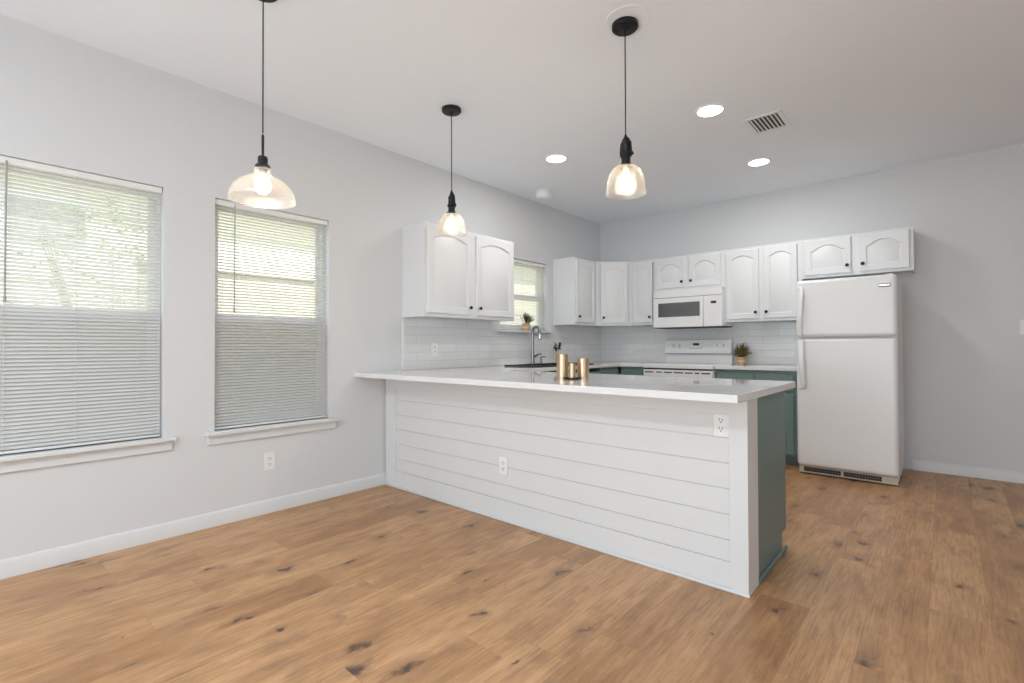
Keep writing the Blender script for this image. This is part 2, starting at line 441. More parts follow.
struct('floor', MB().box(-0.14, YF - 0.14, -0.12, XR + 0.14, 0.14, 0), M_FLOOR, smooth=False)
struct('ceiling', MB().box(-0.14, YF - 0.14, H, XR + 0.14, 0.14, H + 0.12), M_CEIL, smooth=False)
ys = sorted({YF, 0.0, *[w[0] for w in WINS], *[w[1] for w in WINS]}); zs = sorted({0.0, H, *[w[2] for w in WINS], *[w[3] for w in WINS]})
inh = lambda u, v: not any(a < u < b_ and c < v < d for a, b_, c, d in WINS)
struct('wall_left', MB().grid_solid(ys, zs, inh, -0.14, 0.0, lambda u, v, w: (w, u, v)), M_WALL, smooth=False)
struct('wall_back', MB().box(-0.14, 0, 0, XR + 0.14, 0.14, H), M_WALL, smooth=False)
SW = (-7.3, -5.1, 0.5, 2.2)
struct('wall_right', MB().grid_solid([YF, SW[0], SW[1], 0], [0, SW[2], SW[3], H], lambda u, v: not (SW[0] < u < SW[1] and SW[2] < v < SW[3]), XR, XR + 0.14, lambda u, v, w: (w, u, v)), M_WALL, smooth=False)
PD = (1.7, 4.9, 0.02, 2.3)
FWN = (0.45, 1.52, 0.60, 2.06)
struct('wall_front', MB().grid_solid([-0.14, FWN[0], FWN[1], PD[0], PD[1], XR + 0.14], [0, PD[2], FWN[2], FWN[3], PD[3], H], lambda u, v: not (PD[0] < u < PD[1] and PD[2] < v < PD[3]) and not (FWN[0] < u < FWN[1] and FWN[2] < v < FWN[3]), YF - 0.14, YF, lambda u, v, w: (u, w, v)), M_WALL, smooth=False)

def base_prof(L_, axis, fixed, a, b, out):
    """baseboard with a stepped, rounded top; runs from a to b along axis, out = direction off the wall"""
    prof = [(0, 0), (0.015, 0), (0.015, 0.058), (0.012, 0.068), (0.012, 0.078), (0.006, 0.088), (0, 0.090)]
    vs_ = []
    for t in (a, b):
        for d, z in prof:
            vs_.append((fixed + out * d, t, z) if axis == 'Y' else (t, fixed + out * d, z))
    n = len(prof)
    fs = [(i, (i + 1) % n, (i + 1) % n + n, i + n) for i in range(n)] + [tuple(range(n))[::-1], tuple(range(n, 2 * n))]
    return L_.add(vs_, fs)
struct('baseboard_left', base_prof(MB(), 'Y', 0, YF, PEN, 1), M_TRIM)
struct('baseboard_back', base_prof(MB(), 'X', 0, 3.21, XR, -1), M_TRIM)
struct('baseboard_right', base_prof(MB(), 'Y', XR, YF, 0, -1), M_TRIM)
struct('baseboard_front', base_prof(base_prof(MB(), 'X', YF, 0, PD[0], 1), 'X', YF, PD[1], XR, 1), M_TRIM)

def rect_ring(mb, x0, x1, y0, y1, z0, z1, w):
    """frame in the y-z plane between x0 and x1"""
    mb.box(x0, y0, z0, x1, y0 + w, z1); mb.box(x0, y1 - w, z0, x1, y1, z1)
    mb.box(x0, y0 + w, z0, x1, y1 - w, z0 + w); mb.box(x0, y0 + w, z1 - w, x1, y1 - w, z1); return mb

def make_window(n, y0, y1, z0, z1, tilt, blabel, wand=True):
    zm = z0 + (z1 - z0) * 0.475
    f = struct('window_%d' % n, rect_ring(MB(), -0.138, -0.068, y0, y1, z0, z1, 0.022), M_VINYL, bevel=0.002)
    ya, yb, za, zb = y0 + 0.022, y1 - 0.022, z0 + 0.022, z1 - 0.022
    up = rect_ring(MB(), -0.128, -0.108, ya, yb, zm - 0.02, zb, 0.032)
    us = obj('upper_sash', up, M_VINYL, f, bevel=0.002)
    obj('glass_pane', MB().box(-0.1195, ya + 0.03, zm, -0.1165, yb - 0.03, zb - 0.03), M_GLASS, us, smooth=False)
    lo = rect_ring(MB(), -0.102, -0.076, ya, yb, za, zm + 0.035, 0.036)
    lo.box(-0.080, ya, zm - 0.002, -0.070, yb, zm + 0.035)
    ls = obj('lower_sash', lo, M_VINYL, f, bevel=0.002)
    obj('glass_pane', MB().box(-0.0905, ya + 0.03, za + 0.03, -0.0875, yb - 0.03, zm + 0.005), M_GLASS, ls, smooth=False)
    if n != 3: obj('insect_screen', MB().box(-0.1345, ya + 0.008, za + 0.008, -0.1335, yb - 0.008, zm), M_SCREEN, f, smooth=False)
    # stool and apron
    st = MB(); st.box(-0.068, y0 + 0.001, z0 - 0.024, 0.002, y1 - 0.001, z0); st.box(0.0, y0 - 0.055, z0 - 0.024, 0.048, y1 + 0.058, z0)
    if n == 3:
        st = MB(); st.box(-0.068, y0 + 0.001, z0 - 0.024, 0.002, y1 - 0.001, z0); st.box(0.009, y0 - 0.07, z0 - 0.024, 0.06, y1 + 0.045, z0)
    obj('window_sill', st, M_TRIM, f, bevel=0.004)
    if n != 3:
        obj('apron', MB().box(0.0, y0 - 0.042, z0 - 0.082, 0.017, y1 + 0.045, z0 - 0.0245), M_TRIM, f, bevel=0.004)
    # mini blind, hangs inside the opening
    yc = (y0 + y1) / 2
    t = thing('mini_blind', blabel, 'window blind', (-0.035, yc, z1), 0, None)
    hw = (y1 - y0) / 2 - 0.005
    obj('headrail', MB().box(-0.016, -hw, -0.034, 0.018, hw, -0.002), M_PLAST, t, bevel=0.002)
    sl = MB(); pitch_ = 0.0195; zt = -0.050; zbot = -(z1 - z0) + 0.006
    nn = int((zt - zbot) / pitch_)
    ct, st_ = math.cos(tilt), math.sin(tilt)
    for i in range(nn):
        zc = zt - i * pitch_
        pr = []
        for k in range(5):
            s_ = (k / 4 - 0.5) * 0.025; bow = 0.0018 * (1 - (k / 2 - 1) ** 2)
            # room edge low, outer edge high
            X_ = -s_ * -1 * ct * -1; X_ = -s_ * ct
            Z_ = s_ * st_
            pr.append((X_ + bow * st_, zc + Z_ + bow * ct))
        vs_ = [(x, -hw + 0.003, z) for x, z in pr] + [(x, hw - 0.003, z) for x, z in pr]
        sl.add(vs_, [(k, k + 1, k + 6, k + 5) for k in range(4)])
    obj('slats', sl, M_SLAT, t, recalc=False)
    zl = zt - nn * pitch_
    obj('bottom_rail', MB().box(-0.012, -hw + 0.003, zl - 0.012, 0.012, hw - 0.003, zl + 0.001), M_PLAST, t, bevel=0.003)
    for yy in (-hw + 0.11, 0, hw - 0.11):
        cd = MB(); cd.tube([(0.0135, yy, -0.03), (0.0135, yy, zl)], 0.0009, 6); cd.tube([(-0.0135, yy, -0.03), (-0.0135, yy, zl)], 0.0009, 6)
        obj('ladder_cord', cd, M_CORD, t)
    if wand:
        w = MB(); w.tube([(0.020, -hw + 0.115, -0.022), (0.024, -hw + 0.115, -0.045), (0.024, -hw + 0.112, -0.70)], 0.0036, 8)
        w.lathe([(0.0036, -0.72), (0.005, -0.715), (0.005, -0.69), (0.0036, -0.685)], (0.024, -hw + 0.112, 0), 8)
        obj('tilt_wand', w, M_WAND, t)
    return f

make_window(1, *WINS[0], R(48), 'white mini blind in the window cut by the left edge of the photo')
make_window(2, *WINS[1], R(36), 'white mini blind in the second window, behind the wide glass pendant')
make_window(3, *WINS[2], R(47), 'small white mini blind in the window over the sink', wand=False)
# unseen patio door and windows, added behind the camera to bring in light
def xz_ring(mb, x0, x1, z0, z1, y0, y1, w):
    mb.box(x0, y0, z0, x0 + w, y1, z1); mb.box(x1 - w, y0, z0, x1, y1, z1); mb.box(x0 + w, y0, z0, x1 - w, y1, z0 + w); mb.box(x0 + w, y0, z1 - w, x1 - w, y1, z1); return mb
d1 = struct('door_1', xz_ring(MB(), PD[0], PD[1], PD[2], PD[3], YF - 0.12, YF - 0.08, 0.05), M_VINYL, bevel=0.003)
xm = (PD[0] + PD[1]) / 2
for xa, xb in ((PD[0] + 0.05, xm + 0.03), (xm - 0.03, PD[1] - 0.05)):
    s_ = obj('door_sash', xz_ring(MB(), xa, xb, PD[2] + 0.05, PD[3] - 0.05, YF - 0.115 if xa < xm - 0.1 else YF - 0.099, YF - 0.1 if xa < xm - 0.1 else YF - 0.084, 0.06), M_VINYL, d1)
struct('window_5', xz_ring(MB(), FWN[0], FWN[1], FWN[2], FWN[3], YF - 0.12, YF - 0.08, 0.05), M_VINYL, bevel=0.003)
for o_, bx in ((d1, (PD[0] + 0.1, YF - 0.105, PD[2] + 0.1, PD[1] - 0.1, YF - 0.102, PD[3] - 0.1)), (bpy.data.objects['window_5'], (FWN[0] + 0.04, YF - 0.102, FWN[2] + 0.04, FWN[1] - 0.04, YF - 0.098, FWN[3] - 0.04))):
    obj('glass_pane', MB().box(*bx), M_GLASS, o_, smooth=False)
w4 = struct('window_4', rect_ring(MB(), XR + 0.08, XR + 0.12, SW[0], SW[1], SW[2], SW[3], 0.05), M_VINYL, bevel=0.003)
obj('glass_pane', MB().box(XR + 0.098, SW[0] + 0.04, SW[2] + 0.04, XR + 0.102, SW[1] - 0.04, SW[3] - 0.04), M_GLASS, w4, smooth=False)

# ------------------------------------------------------------------ cabinets
def arch_outline(x0, x1, z0, z1, rise, n=14, shoulder=0.07):
    pts = [(x0, z0), (x1, z0)]
    w = x1 - x0
    for k in range(n + 1):
        u = 1 - k / n; x = x0 + w * u
        if rise <= 0: z = z1
        else:
            s = (u - shoulder) / (1 - 2 * shoulder)
            if s <= 0 or s >= 1: z = z1 - rise
            else: z = z1 - rise + rise * (1 - abs(2 * s - 1) ** 2.1)
        pts.append((x, z))
    return pts
def door_mesh(w, h, rise=0.036, t=0.019, fr=0.052, y=0.0):
    """raised-panel door, back at y, front at y - t, lower left corner at the origin"""
    rings = []
    fr = min(fr, w * 0.17)
    def ring(ins, dep, rs, extra=0.0):
        return [(x, y - dep, z) for x, z in arch_outline(ins, w - ins, ins, h - ins - extra, rs)]
    rings.append(ring(0, 0, 0)); rings.append(ring(0, t - 0.005, 0)); rings.append(ring(0.005, t, 0))
    rings.append(ring(fr, t, rise)); rings.append(ring(fr + 0.004, t - 0.010, rise)); rings.append(ring(fr + 0.012, t - 0.010, rise))
    rings.append(ring(fr + 0.030, t - 0.001, rise * 0.92)); n = len(rings[0])
    mb = MB(); V = [p for r_ in rings for p in r_]; Fc = []
    for i in range(len(rings) - 1):
        for k in range(n):
            k2 = (k + 1) % n
            Fc.append((i * n + k, i * n + k2, (i + 1) * n + k2, (i + 1) * n + k))
    Fc.append(tuple(range(n))[::-1]); Fc.append(tuple((len(rings) - 1) * n + k for k in range(n)))
    return mb.add(V, Fc)
def shift(mb, dx, dy, dz):
    mb.v = [(a + dx, b + dy, c + dz) for a, b, c in mb.v]; return mb
def knob_mesh(c):
    return MB().lathe([(0.0055, 0), (0.005, 0.012), (0.0075, 0.016), (0.0145, 0.020), (0.0155, 0.025), (0.012, 0.030), (0.004, 0.032)], c, 20, 'Y')

def carcass(w, h, d, st=0.038):
    mb = MB()
    mb.box(0, -d, 0, 0.016, 0, h); mb.box(w - 0.016, -d, 0, w, 0, h)
    mb.box(0.016, -d, h - 0.016, w - 0.016, 0, h); mb.box(0.016, -d, 0.014, w - 0.016, 0, 0.030); mb.box(0.016, -0.012, 0.03, w - 0.016, 0, h - 0.016)
    # face frame
    mb.box(0, -d - 0.012, 0, st, -d, h); mb.box(w - st, -d - 0.012, 0, w, -d, h)
    mb.box(st, -d - 0.012, 0, w - st, -d, st); mb.box(st, -d - 0.012, h - st, w - st, -d, h)
    return mb
def wall_cab(label, loc, rotz, w, h, doors, d=0.288, top=0.028, bot=0.028, rise=0.036):
    """doors: list of (x0, x1, knob side)"""
    t = thing('wall_cabinet', label, 'kitchen cabinet', loc, rotz)
    cb = carcass(w, h, d)
    if len(doors) > 1: cb.box(doors[0][1] - 0.015, -d - 0.012, 0.038, doors[1][0] + 0.015, -d, h - 0.038)
    obj('body', cb, M_CAB, t, bevel=0.0012, smooth=False)
    for x0, x1, side in doors:
        dm = door_mesh(x1 - x0, h - top - bot, rise)
        dr = obj('door', dm, M_CAB, t, loc=(x0, -d - 0.0125, bot))
        kx = 0.028 if side == 'L' else (x1 - x0) - 0.028
        obj('knob', knob_mesh((kx, -0.019, 0.064)), M_KNOB, dr)
    return t
# left wall (rotated 90 degrees: width runs towards +y, front faces +x)
wall_cab('white two-door wall cabinet left of the sink window, above the tiled left wall', (0, -3.195, 1.364), PI / 2, 1.095, 0.766,
         [(0.022, 0.510, 'R'), (0.572, 1.070, 'L')])
wall_cab('narrow white wall cabinet between the sink window and the corner cabinet', (0, -1.06, 1.364), PI / 2, 0.449, 0.766,
         [(0.022, 0.418, 'L')])
# diagonal corner cabinet
t = thing('corner_wall_cabinet', 'white wall cabinet set diagonally across the back left corner', 'kitchen cabinet', (0, 0, 1.364), 0)
pl = [(0.0, 0.0), (0.0, -0.610), (0.30, -0.610), (0.610, -0.30), (0.610, 0.0)]
mb = MB(); n = len(pl)
mb.add([(x, y, 0.012) for x, y in pl] + [(x, y, 0.766) for x, y in pl], [(0, 1, 2, 3, 4), (9, 8, 7, 6, 5)] + [(i, (i + 1) % n, (i + 1) % n + n, i + n) for i in range(n)])
obj('body', mb, M_CAB, t, bevel=0.0012, smooth=False)
dl = math.hypot(0.31, 0.31)
fr_e = MB()
fr_e.box(0, -0.012, 0, 0.03, 0, 0.766); fr_e.box(dl - 0.03, -0.012, 0, dl, 0, 0.766); fr_e.box(0.03, -0.012, 0, dl - 0.03, 0, 0.03); fr_e.box(0.03, -0.012, 0.736, dl - 0.03, 0, 0.766)
ff = obj('face_frame', fr_e, M_CAB, t, loc=(0.30, -0.610, 0), smooth=False); ff.rotation_euler = (0, 0, PI / 4)
dd = obj('door', door_mesh(dl - 0.110, 0.71, 0.036), M_CAB, t); dd.rotation_euler = (0, 0, PI / 4)
c45 = math.cos(PI / 4)
dd.location = (0.30 + (0.055 + 0.0125) * c45, -0.610 + (0.055 - 0.0125) * c45, 0.028)
obj('knob', knob_mesh((0.028, -0.019, 0.064)), M_KNOB, dd)
# back wall
wall_cab('narrow single-door white wall cabinet left of the microwave', (0.612, 0, 1.364), 0, 0.316, 0.766, [(0.010, 0.270, 'R')])
wall_cab('short two-door white wall cabinet above the microwave', (0.929, 0, 1.742), 0, 0.760, 0.388, [(0.000, 0.338, 'R'), (0.386, 0.722, 'L')], top=0.03, bot=0.03, rise=0.05)
wall_cab('tall two-door white wall cabinet between microwave and refrigerator', (1.690, 0, 1.364), 0, 0.723, 0.766, [(0.022, 0.340, 'R'), (0.384, 0.684, 'L')])
wall_cab('short two-door white wall cabinet above the refrigerator', (2.414, 0, 1.756), 0, 0.832, 0.374, [(0.022, 0.392, 'R'), (0.452, 0.806, 'L')], top=0.022, bot=0.026, rise=0.05)

def base_cab(label, loc, rotz, w, units, d=0.575, h=0.880, mat=None):
    mat = mat or M_GREEN
    t = thing('base_cabinet', label, 'kitchen cabinet', loc, rotz)
    mb = MB()
    mb.box(0, -d, 0.10, 0.018, 0, h); mb.box(w - 0.018, -d, 0.10, w, 0, h); mb.box(0.018, -d, 0.10, w - 0.018, 0, 0.118)
    mb.box(0.018, -0.012, 0.118, w - 0.018, 0, h); mb.box(0.0, -d + 0.055, 0, w, -d + 0.075, 0.10); mb.box(0, -0.05, 0, w, -0.03, 0.1)
    mb.box(0, -d + 0.075, 0, 0.018, -0.05, 0.10); mb.box(w - 0.018, -d + 0.075, 0, w, -0.05, 0.10)
    mb.box(0, -d - 0.018, 0.10, 0.04, -d, h); mb.box(w - 0.04, -d - 0.018, 0.10, w, -d, h)
    mb.box(0.04, -d - 0.018, 0.10, w - 0.04, -d, 0.14); mb.box(0.04, -d - 0.018, h - 0.05, w - 0.04, -d, h); mb.box(0.04, -d - 0.018, 0.665, w - 0.04, -d, 0.705)
    for a, b_, s in units[:-1]: mb.box(b_ - 0.02, -d - 0.018, 0.14, b_ + 0.03, -d, h - 0.05)
    obj('body', mb, mat, t, smooth=False, bevel=0.001)
    for a, b_, s in units:
        dr = obj('door', door_mesh(b_ - a, 0.555, 0.0, fr=0.05), mat, t, loc=(a, -d - 0.0185, 0.115))
        obj('knob', knob_mesh((0.03 if s == 'L' else (b_ - a) - 0.03, -0.019, 0.50)), M_KNOB, dr)
        dw = obj('drawer', shift(MB().box(0, -0.019, 0, b_ - a, 0, 0.150), 0, 0, 0), mat, t, loc=(a, -d - 0.0185, 0.695), bevel=0.004)
        obj('knob', knob_mesh(((b_ - a) / 2, -0.019, 0.075)), M_KNOB, dw)
    return t
base_cab('sage green base cabinet between the range and the refrigerator', (1.700, -0.012, 0), 0, 0.72, [(0.022, 0.35, 'R'), (0.375, 0.698, 'L')])
base_cab('narrow sage green base cabinet left of the range', (0.625, -0.012, 0), 0, 0.293, [(0.015, 0.278, 'R')])
base_cab('sage green sink base cabinet under the black sink', (0.012, -2.13, 0), PI / 2, 1.10, [(0.022, 0.54, 'R'), (0.56, 1.078, 'L')], h=0.70)
base_cab('sage green base cabinet in the back left corner beside the sink cabinet', (0.012, -1.028, 0), PI / 2, 0.40, [(0.022, 0.378, 'L')])

# ------------------------------------------------------------------ peninsula
P_ = thing('kitchen_peninsula', 'long peninsula with white shiplap face and sage green end panel', 'peninsula', (0, PEN, 0), 0)
XE = 2.778
ship = MB(); ship.box(0.002, 0.008, 0, XE - 0.012, 0.13, 0.880)
edges_z = [0.130, 0.229, 0.345, 0.461, 0.577, 0.694, 0.82]
for a, b_ in zip(edges_z[:-1], edges_z[1:]): ship.box(0.13, 0.001, a + 0.002, XE - 0.05, 0.009, b_ - 0.002)
obj('shiplap_panel', ship, M_SHIP, P_, bevel=0.0012, smooth=False)
obj('top_rail', MB().box(0.14, -0.009, 0.797, XE - 0.078, 0.008, 0.880), M_SHIP, P_, bevel=0.0015, smooth=False)
obj('base_trim', MB().box(0.14, -0.006, 0.0, XE - 0.078, 0.008, 0.130), M_SHIP, P_, bevel=0.002, smooth=False)
obj('corner_trim', MB().box(0.017, -0.010, 0, 0.14, 0.008, 0.880), M_SHIP, P_, bevel=0.0015, smooth=False)
obj('corner_trim', MB().box(XE - 0.078, -0.012, 0, XE + 0.002, 0.008, 0.880), M_SHIP, P_, bevel=0.0015, smooth=False)
obj('end_post', MB().box(XE - 0.012, 0.008, 0, XE + 0.002, 0.145, 0.880), M_SHIP, P_, bevel=0.002, smooth=False)
obj('shoe_moulding', MB().box(0.02, -0.022, 0, XE + 0.008, -0.0101, 0.016), M_TRIM, P_, bevel=0.005)
carc = MB()
carc.box(0.66, 0.131, 0.10, XE - 0.022, 0.69, 0.880); carc.box(0.66, 0.131, 0, XE - 0.022, 0.62, 0.10)
obj('cabinet_body', carc, M_GREEN, P_, smooth=False)
ep = MB(); ep.grid_solid([0.145, 0.605, 0.69], [0, 0.112, 0.880], lambda u, v: not (u > 0.605 and v < 0.112), XE - 0.021, XE - 0.003, lambda u, v, w: (w, u, v))
obj('end_panel', ep, M_GREEN, P_, smooth=False, bevel=0.001)
obj('toe_moulding', MB().box(XE - 0.003, 0.146, 0, XE + 0.008, 0.672, 0.030), M_GREEN, P_, bevel=0.006)
for k in range(4):
    x1 = XE - 0.03 - k * 0.52
    dr = obj('door', door_mesh(0.49, 0.555, 0.0, fr=0.05), M_GREEN, P_, loc=(x1, 0.6905, 0.115)); dr.rotation_euler = (0, 0, PI)
    obj('knob', knob_mesh((0.03 if k % 2 else 0.46, -0.019, 0.50)), M_KNOB, dr)
    dw = obj('drawer', MB().box(0, -0.019, 0, 0.49, 0, 0.150), M_GREEN, P_, loc=(x1, 0.6905, 0.695), bevel=0.004); dw.rotation_euler = (0, 0, PI)
    obj('knob', knob_mesh((0.245, -0.019, 0.075)), M_KNOB, dw)

# ------------------------------------------------------------------ countertops
SK = (0.115, 0.585, -1.99, -1.16)
CX = [0.001, SK[0], SK[1], 0.635, 0.926, 2.822]; CY = [-3.645, -2.64, SK[2], SK[3], -0.635, -0.001]
def in_ct(x, y):
    if SK[0] < x < SK[1] and SK[2] < y < SK[3]: return False
    return y < -2.64 or x < 0.635 or (x < 0.926 and y > -0.635)
ct = obj('countertop', MB().grid_solid(CX, CY, in_ct, 0.884, 0.918, lambda u, v, w: (u, v, w)), M_QUARTZ, bevel=0.003, smooth=False, origin=(1.4, -3.1, 0.882))
tag(ct, 'white quartz countertop over the peninsula and round to the left of the range', 'countertop')
ct2 = obj('countertop', MB().box(1.694, -0.635, 0.882, 2.44, -0.001, 0.918), M_QUARTZ, bevel=0.003, smooth=False, origin=(2.05, -0.3, 0.882))
tag(ct2, 'short white quartz countertop between the range and the refrigerator', 'countertop')

# backsplashes
bs = MB(); W3 = WINS[2]
bs.grid_solid([-3.170, W3[0] - 0.062, W3[1] + 0.062, -0.009], [0.919, W3[2] - 0.026, 1.3635], lambda u, v: not (W3[0] - 0.062 < u < W3[1] + 0.062 and v > W3[2] - 0.026), 0.0005, 0.009, lambda u, v, w: (w, u, v))
o = obj('tile_backsplash', bs, M_TILEY, smooth=False, origin=(0, -3.205, 0.919)); tag(o, 'white glazed tile backsplash on the left wall around the sink window', 'backsplash')
obj('edge_tile', MB().box(0.0005, -3.205, 0.919, 0.014, -3.171, 1.3635), pbr('edge_tile_glaze', (0.78, 0.785, 0.79), 0.12), o, bevel=0.004, loc=(0, 0, 0))
bpy.data.objects[o.children[0].name].location = (0, 3.205, -0.919)
bs = MB().box(0.009, -0.009, 0.919, 2.455, -0.0005, 1.3635); bs.box(0.930, -0.009, 0.60, 1.69, -0.0005, 0.919)
o = obj('tile_backsplash', bs, M_TILEX, smooth=False, origin=(0, 0, 0.919)); tag(o, 'white glazed tile backsplash on the back wall behind the range', 'backsplash')

# ------------------------------------------------------------------ outlets and switch
def outlet(label, loc, rotz, dark=0.5):
    t = thing('wall_outlet', label, 'outlet', loc, rotz)
    obj('cover_plate', MB().box(-0.036, -0.006, -0.058, 0.036, 0, 0.058), M_PLAST, t, bevel=0.003)
    for zz in (-0.0195, 0.0195):
        r_ = obj('receptacle', MB().lathe([(0.0165, 0.006), (0.0165, 0.0085)], (0, 0, zz), 20, 'Y'), M_PLAST, t)
        s = MB(); s.box(-0.0085, -0.0092, zz - 0.001, -0.0055, -0.0083, zz + 0.009); s.box(0.0055, -0.0092, zz - 0.001, 0.0085, -0.0083, zz + 0.008)
        s.lathe([(0.0032, 0.0083), (0.0032, 0.0092)], (0, 0, zz - 0.009), 10, 'Y')
        obj('slots', s, M_DARK, r_)
    return t
outlet('white duplex outlet low on the left wall under the second window', (0, -4.28, 0.345), PI / 2)
outlet('white duplex outlet low in the middle of the shiplap face', (1.305, PEN + 0.0005, 0.35), 0)
outlet('white duplex outlet high at the right end of the shiplap face', (2.664, PEN + 0.0005, 0.752), 0)
outlet('white outlet in the tiled left wall under the two-door cabinet', (0.009, -2.855, 1.09), PI / 2)
outlet('white outlet in the tiled back wall left of the range', (0.44, -0.009, 1.085), 0)
t = thing('light_switch', 'white rocker switch plate on the back wall at the right edge', 'light switch', (3.935, 0, 1.255), 0)
obj('cover_plate', MB().box(-0.04, -0.006, -0.06, 0.04, 0, 0.06), M_PLAST, t, bevel=0.003)
obj('rocker', MB().box(-0.017, -0.010, -0.033, 0.017, -0.006, 0.033), M_PLAST, t, bevel=0.002)

# ------------------------------------------------------------------ refrigerator
t = thing('refrigerator', 'white top-freezer refrigerator against the back wall', 'refrigerator', (2.458, -0.04, 0), 0)
FW = 0.702
bd = MB(); bd.box(0.004, -0.70, 0.03, FW - 0.004, 0, 1.668)
obj('body', bd, M_APPL, t, bevel=0.006)
obj('lower_door', MB().box(0, -0.78, 0.076, FW, -0.707, 1.176), M_APPL, t, bevel=0.030, seg=5)
ud = obj('freezer_door', MB().box(0, -0.78, 1.187, FW, -0.707, 1.680), M_APPL, t, bevel=0.030, seg=5)
obj('hinge_cover', MB().box(FW - 0.060, -0.735, 1.6805, FW - 0.030, -0.66, 1.688), M_APPL, t, bevel=0.004)
bg = obj('badge', MB().box(0.588, -0.7845, 1.580, 0.664, -0.7805, 1.608), pbr('badge_rim', (0.16, 0.16, 0.165), 0.4), ud, bevel=0.001)
bg['label'] = 'small silver badge with a dark rim'
obj('badge_face', MB().box(0.592, -0.7855, 1.588, 0.658, -0.7846, 1.601), M_CHROME, bg)
def handle(z0, z1, tip):
    mb = MB(); n = 14; rows = []
    for i in range(n + 1):
        u = i / n; z = z0 + (z1 - z0) * u
        e = u if tip == 'low' else 1 - u                    # e = 0 at the free end
        half = 0.020 + 0.006 * min(1, e * 1.2); cx_ = (0.062 if tip == 'low' else 0.052) - 0.020 * min(1, e * 1.2)
        if e < 0.08: half *= math.sqrt(max(0.06, e / 0.08))
        yo = -0.7795 - 0.012 - 0.040 * math.sin(PI * min(1, 0.08 + u * 0.86))
        rows.append([(cx_ - half, yo + 0.016, z), (cx_ - half * 0.7, yo, z), (cx_ + half * 0.7, yo, z), (cx_ + half, yo + 0.016, z)])
    V = [p for r_ in rows for p in r_]; Fc = []
    for i in range(n):
        for k in range(4):
            k2 = (k + 1) % 4; Fc.append((i * 4 + k, i * 4 + k2, i * 4 + 4 + k2, i * 4 + 4 + k))
    Fc += [(3, 2, 1, 0), tuple(n * 4 + k for k in range(4))]
    mb.add(V, Fc)
    for z in (z0 + 0.012, z1 - 0.012):
        mb.box(0.022, -0.800, z - 0.011, 0.052, -0.7795, z + 0.011)
    return mb
obj('handle', handle(1.200, 1.622, 'high'), M_APPL, t, bevel=0.003)
obj('handle', handle(0.742, 1.165, 'low'), M_APPL, t, bevel=0.003)
gr = obj('toe_grille', MB().box(0.008, -0.735, 0.010, FW - 0.008, -0.701, 0.070), M_BEIGE, t, bevel=0.003)
for xa, xb in ((0.045, 0.315), (0.335, 0.590)):
    obj('grille_slot', MB().box(xa, -0.7362, 0.022, xb, -0.7345, 0.060), M_DARK, gr, bevel=0.0006)
    lv = MB(); nb = 14
    for i in range(1, nb):
        x = xa + (xb - xa) * i / nb; lv.box(x - 0.0018, -0.7378, 0.022, x + 0.0018, -0.7362, 0.060)
    lv.box(xa, -0.7378, 0.0395, xb, -0.7363, 0.0425)
    obj('grille_bars', lv, pbr('brown_plastic', (0.20, 0.165, 0.14), 0.6), gr)
for x in (0.05, FW - 0.05):
    for y in (-0.66, -0.06):
        obj('levelling_foot', MB().lathe([(0.018, 0), (0.018, 0.012), (0.008, 0.014), (0.008, 0.03)], (x, y, 0), 14), M_BEIGE, t)

# ------------------------------------------------------------------ range
t = thing('kitchen_range', 'white electric range with raised control panel against the back wall', 'stove', (0.931, -0.02, 0), 0)
RW = 0.757
b0 = MB(); b0.box(0, -0.60, 0.04, RW, 0, 0.895); b0.box(0.02, -0.55, 0, RW - 0.02, -0.03, 0.04)
obj('body', b0, M_APPL, t, bevel=0.003)
ck = obj('cooktop', MB().box(-0.002, -0.642, 0.878, RW + 0.002, 0, 0.921), M_APPL, t, bevel=0.006)
for x, y, r_ in ((0.20, -0.44, 0.10), (0.56, -0.44, 0.075), (0.20, -0.20, 0.075), (0.56, -0.20, 0.10)):
    mb = MB(); mb.lathe([(r_, 0.9212), (r_, 0.9222), (r_ - 0.006, 0.9222), (r_ - 0.006, 0.9212)], (x, y, 0), 32, cap=False); mb.lathe([(r_ * 0.5, 0.9212), (r_ * 0.5, 0.9222), (r_ * 0.5 - 0.003, 0.9222), (r_ * 0.5 - 0.003, 0.9212)], (x, y, 0), 32, cap=False)
    obj('burner_ring', mb, M_LGREY, ck)
bgm = MB(); V = []
prof = [(-0.001, 0.921), (-0.050, 0.921), (-0.050, 1.020), (-0.075, 1.030), (-0.075, 1.045), (-0.055, 1.185), (-0.045, 1.192), (-0.001, 1.192)]
for x in (0.0, RW):
    for y, z in prof: V.append((x, y, z))
n = len(prof)
bgm.add(V, [(i, (i + 1) % n, (i + 1) % n + n, i + n) for i in range(n)] + [tuple(range(n))[::-1], tuple(range(n, 2 * n))])
pn = obj('control_panel', bgm, M_APPL, t, bevel=0.003)
obj('painted_shadow', MB().box(0.01, -0.0775, 1.022, RW - 0.01, -0.0495, 1.031), pbr('panel_shadow_strip', (0.22, 0.22, 0.22), 0.5), pn)  # dark strip painted in as the shadow under the control panel
def on_panel(z): return -0.075 + (z - 1.045) / 0.14 * 0.020
for x in (0.095, 0.165, 0.585, 0.660):
    y = on_panel(1.122)
    kb = MB(); kb.lathe([(0.021, 0), (0.020, 0.010), (0.017, 0.022)], (x, y, 1.122), 20, 'Y'); kb.box(x - 0.004, y - 0.027, 1.104, x + 0.004, y - 0.02, 1.140)
    obj('knob', kb, M_PLAST, pn)
obj('clock_display', MB().box(0.335, on_panel(1.13) - 0.003, 1.122, 0.405, on_panel(1.13) + 0.003, 1.148), M_DARK, pn)
bt = MB()
for i in range(6): bt.box(0.300 + i * 0.024, on_panel(1.09) - 0.002, 1.082, 0.316 + i * 0.024, on_panel(1.09) + 0.004, 1.094)
obj('buttons', bt, M_LGREY, pn)
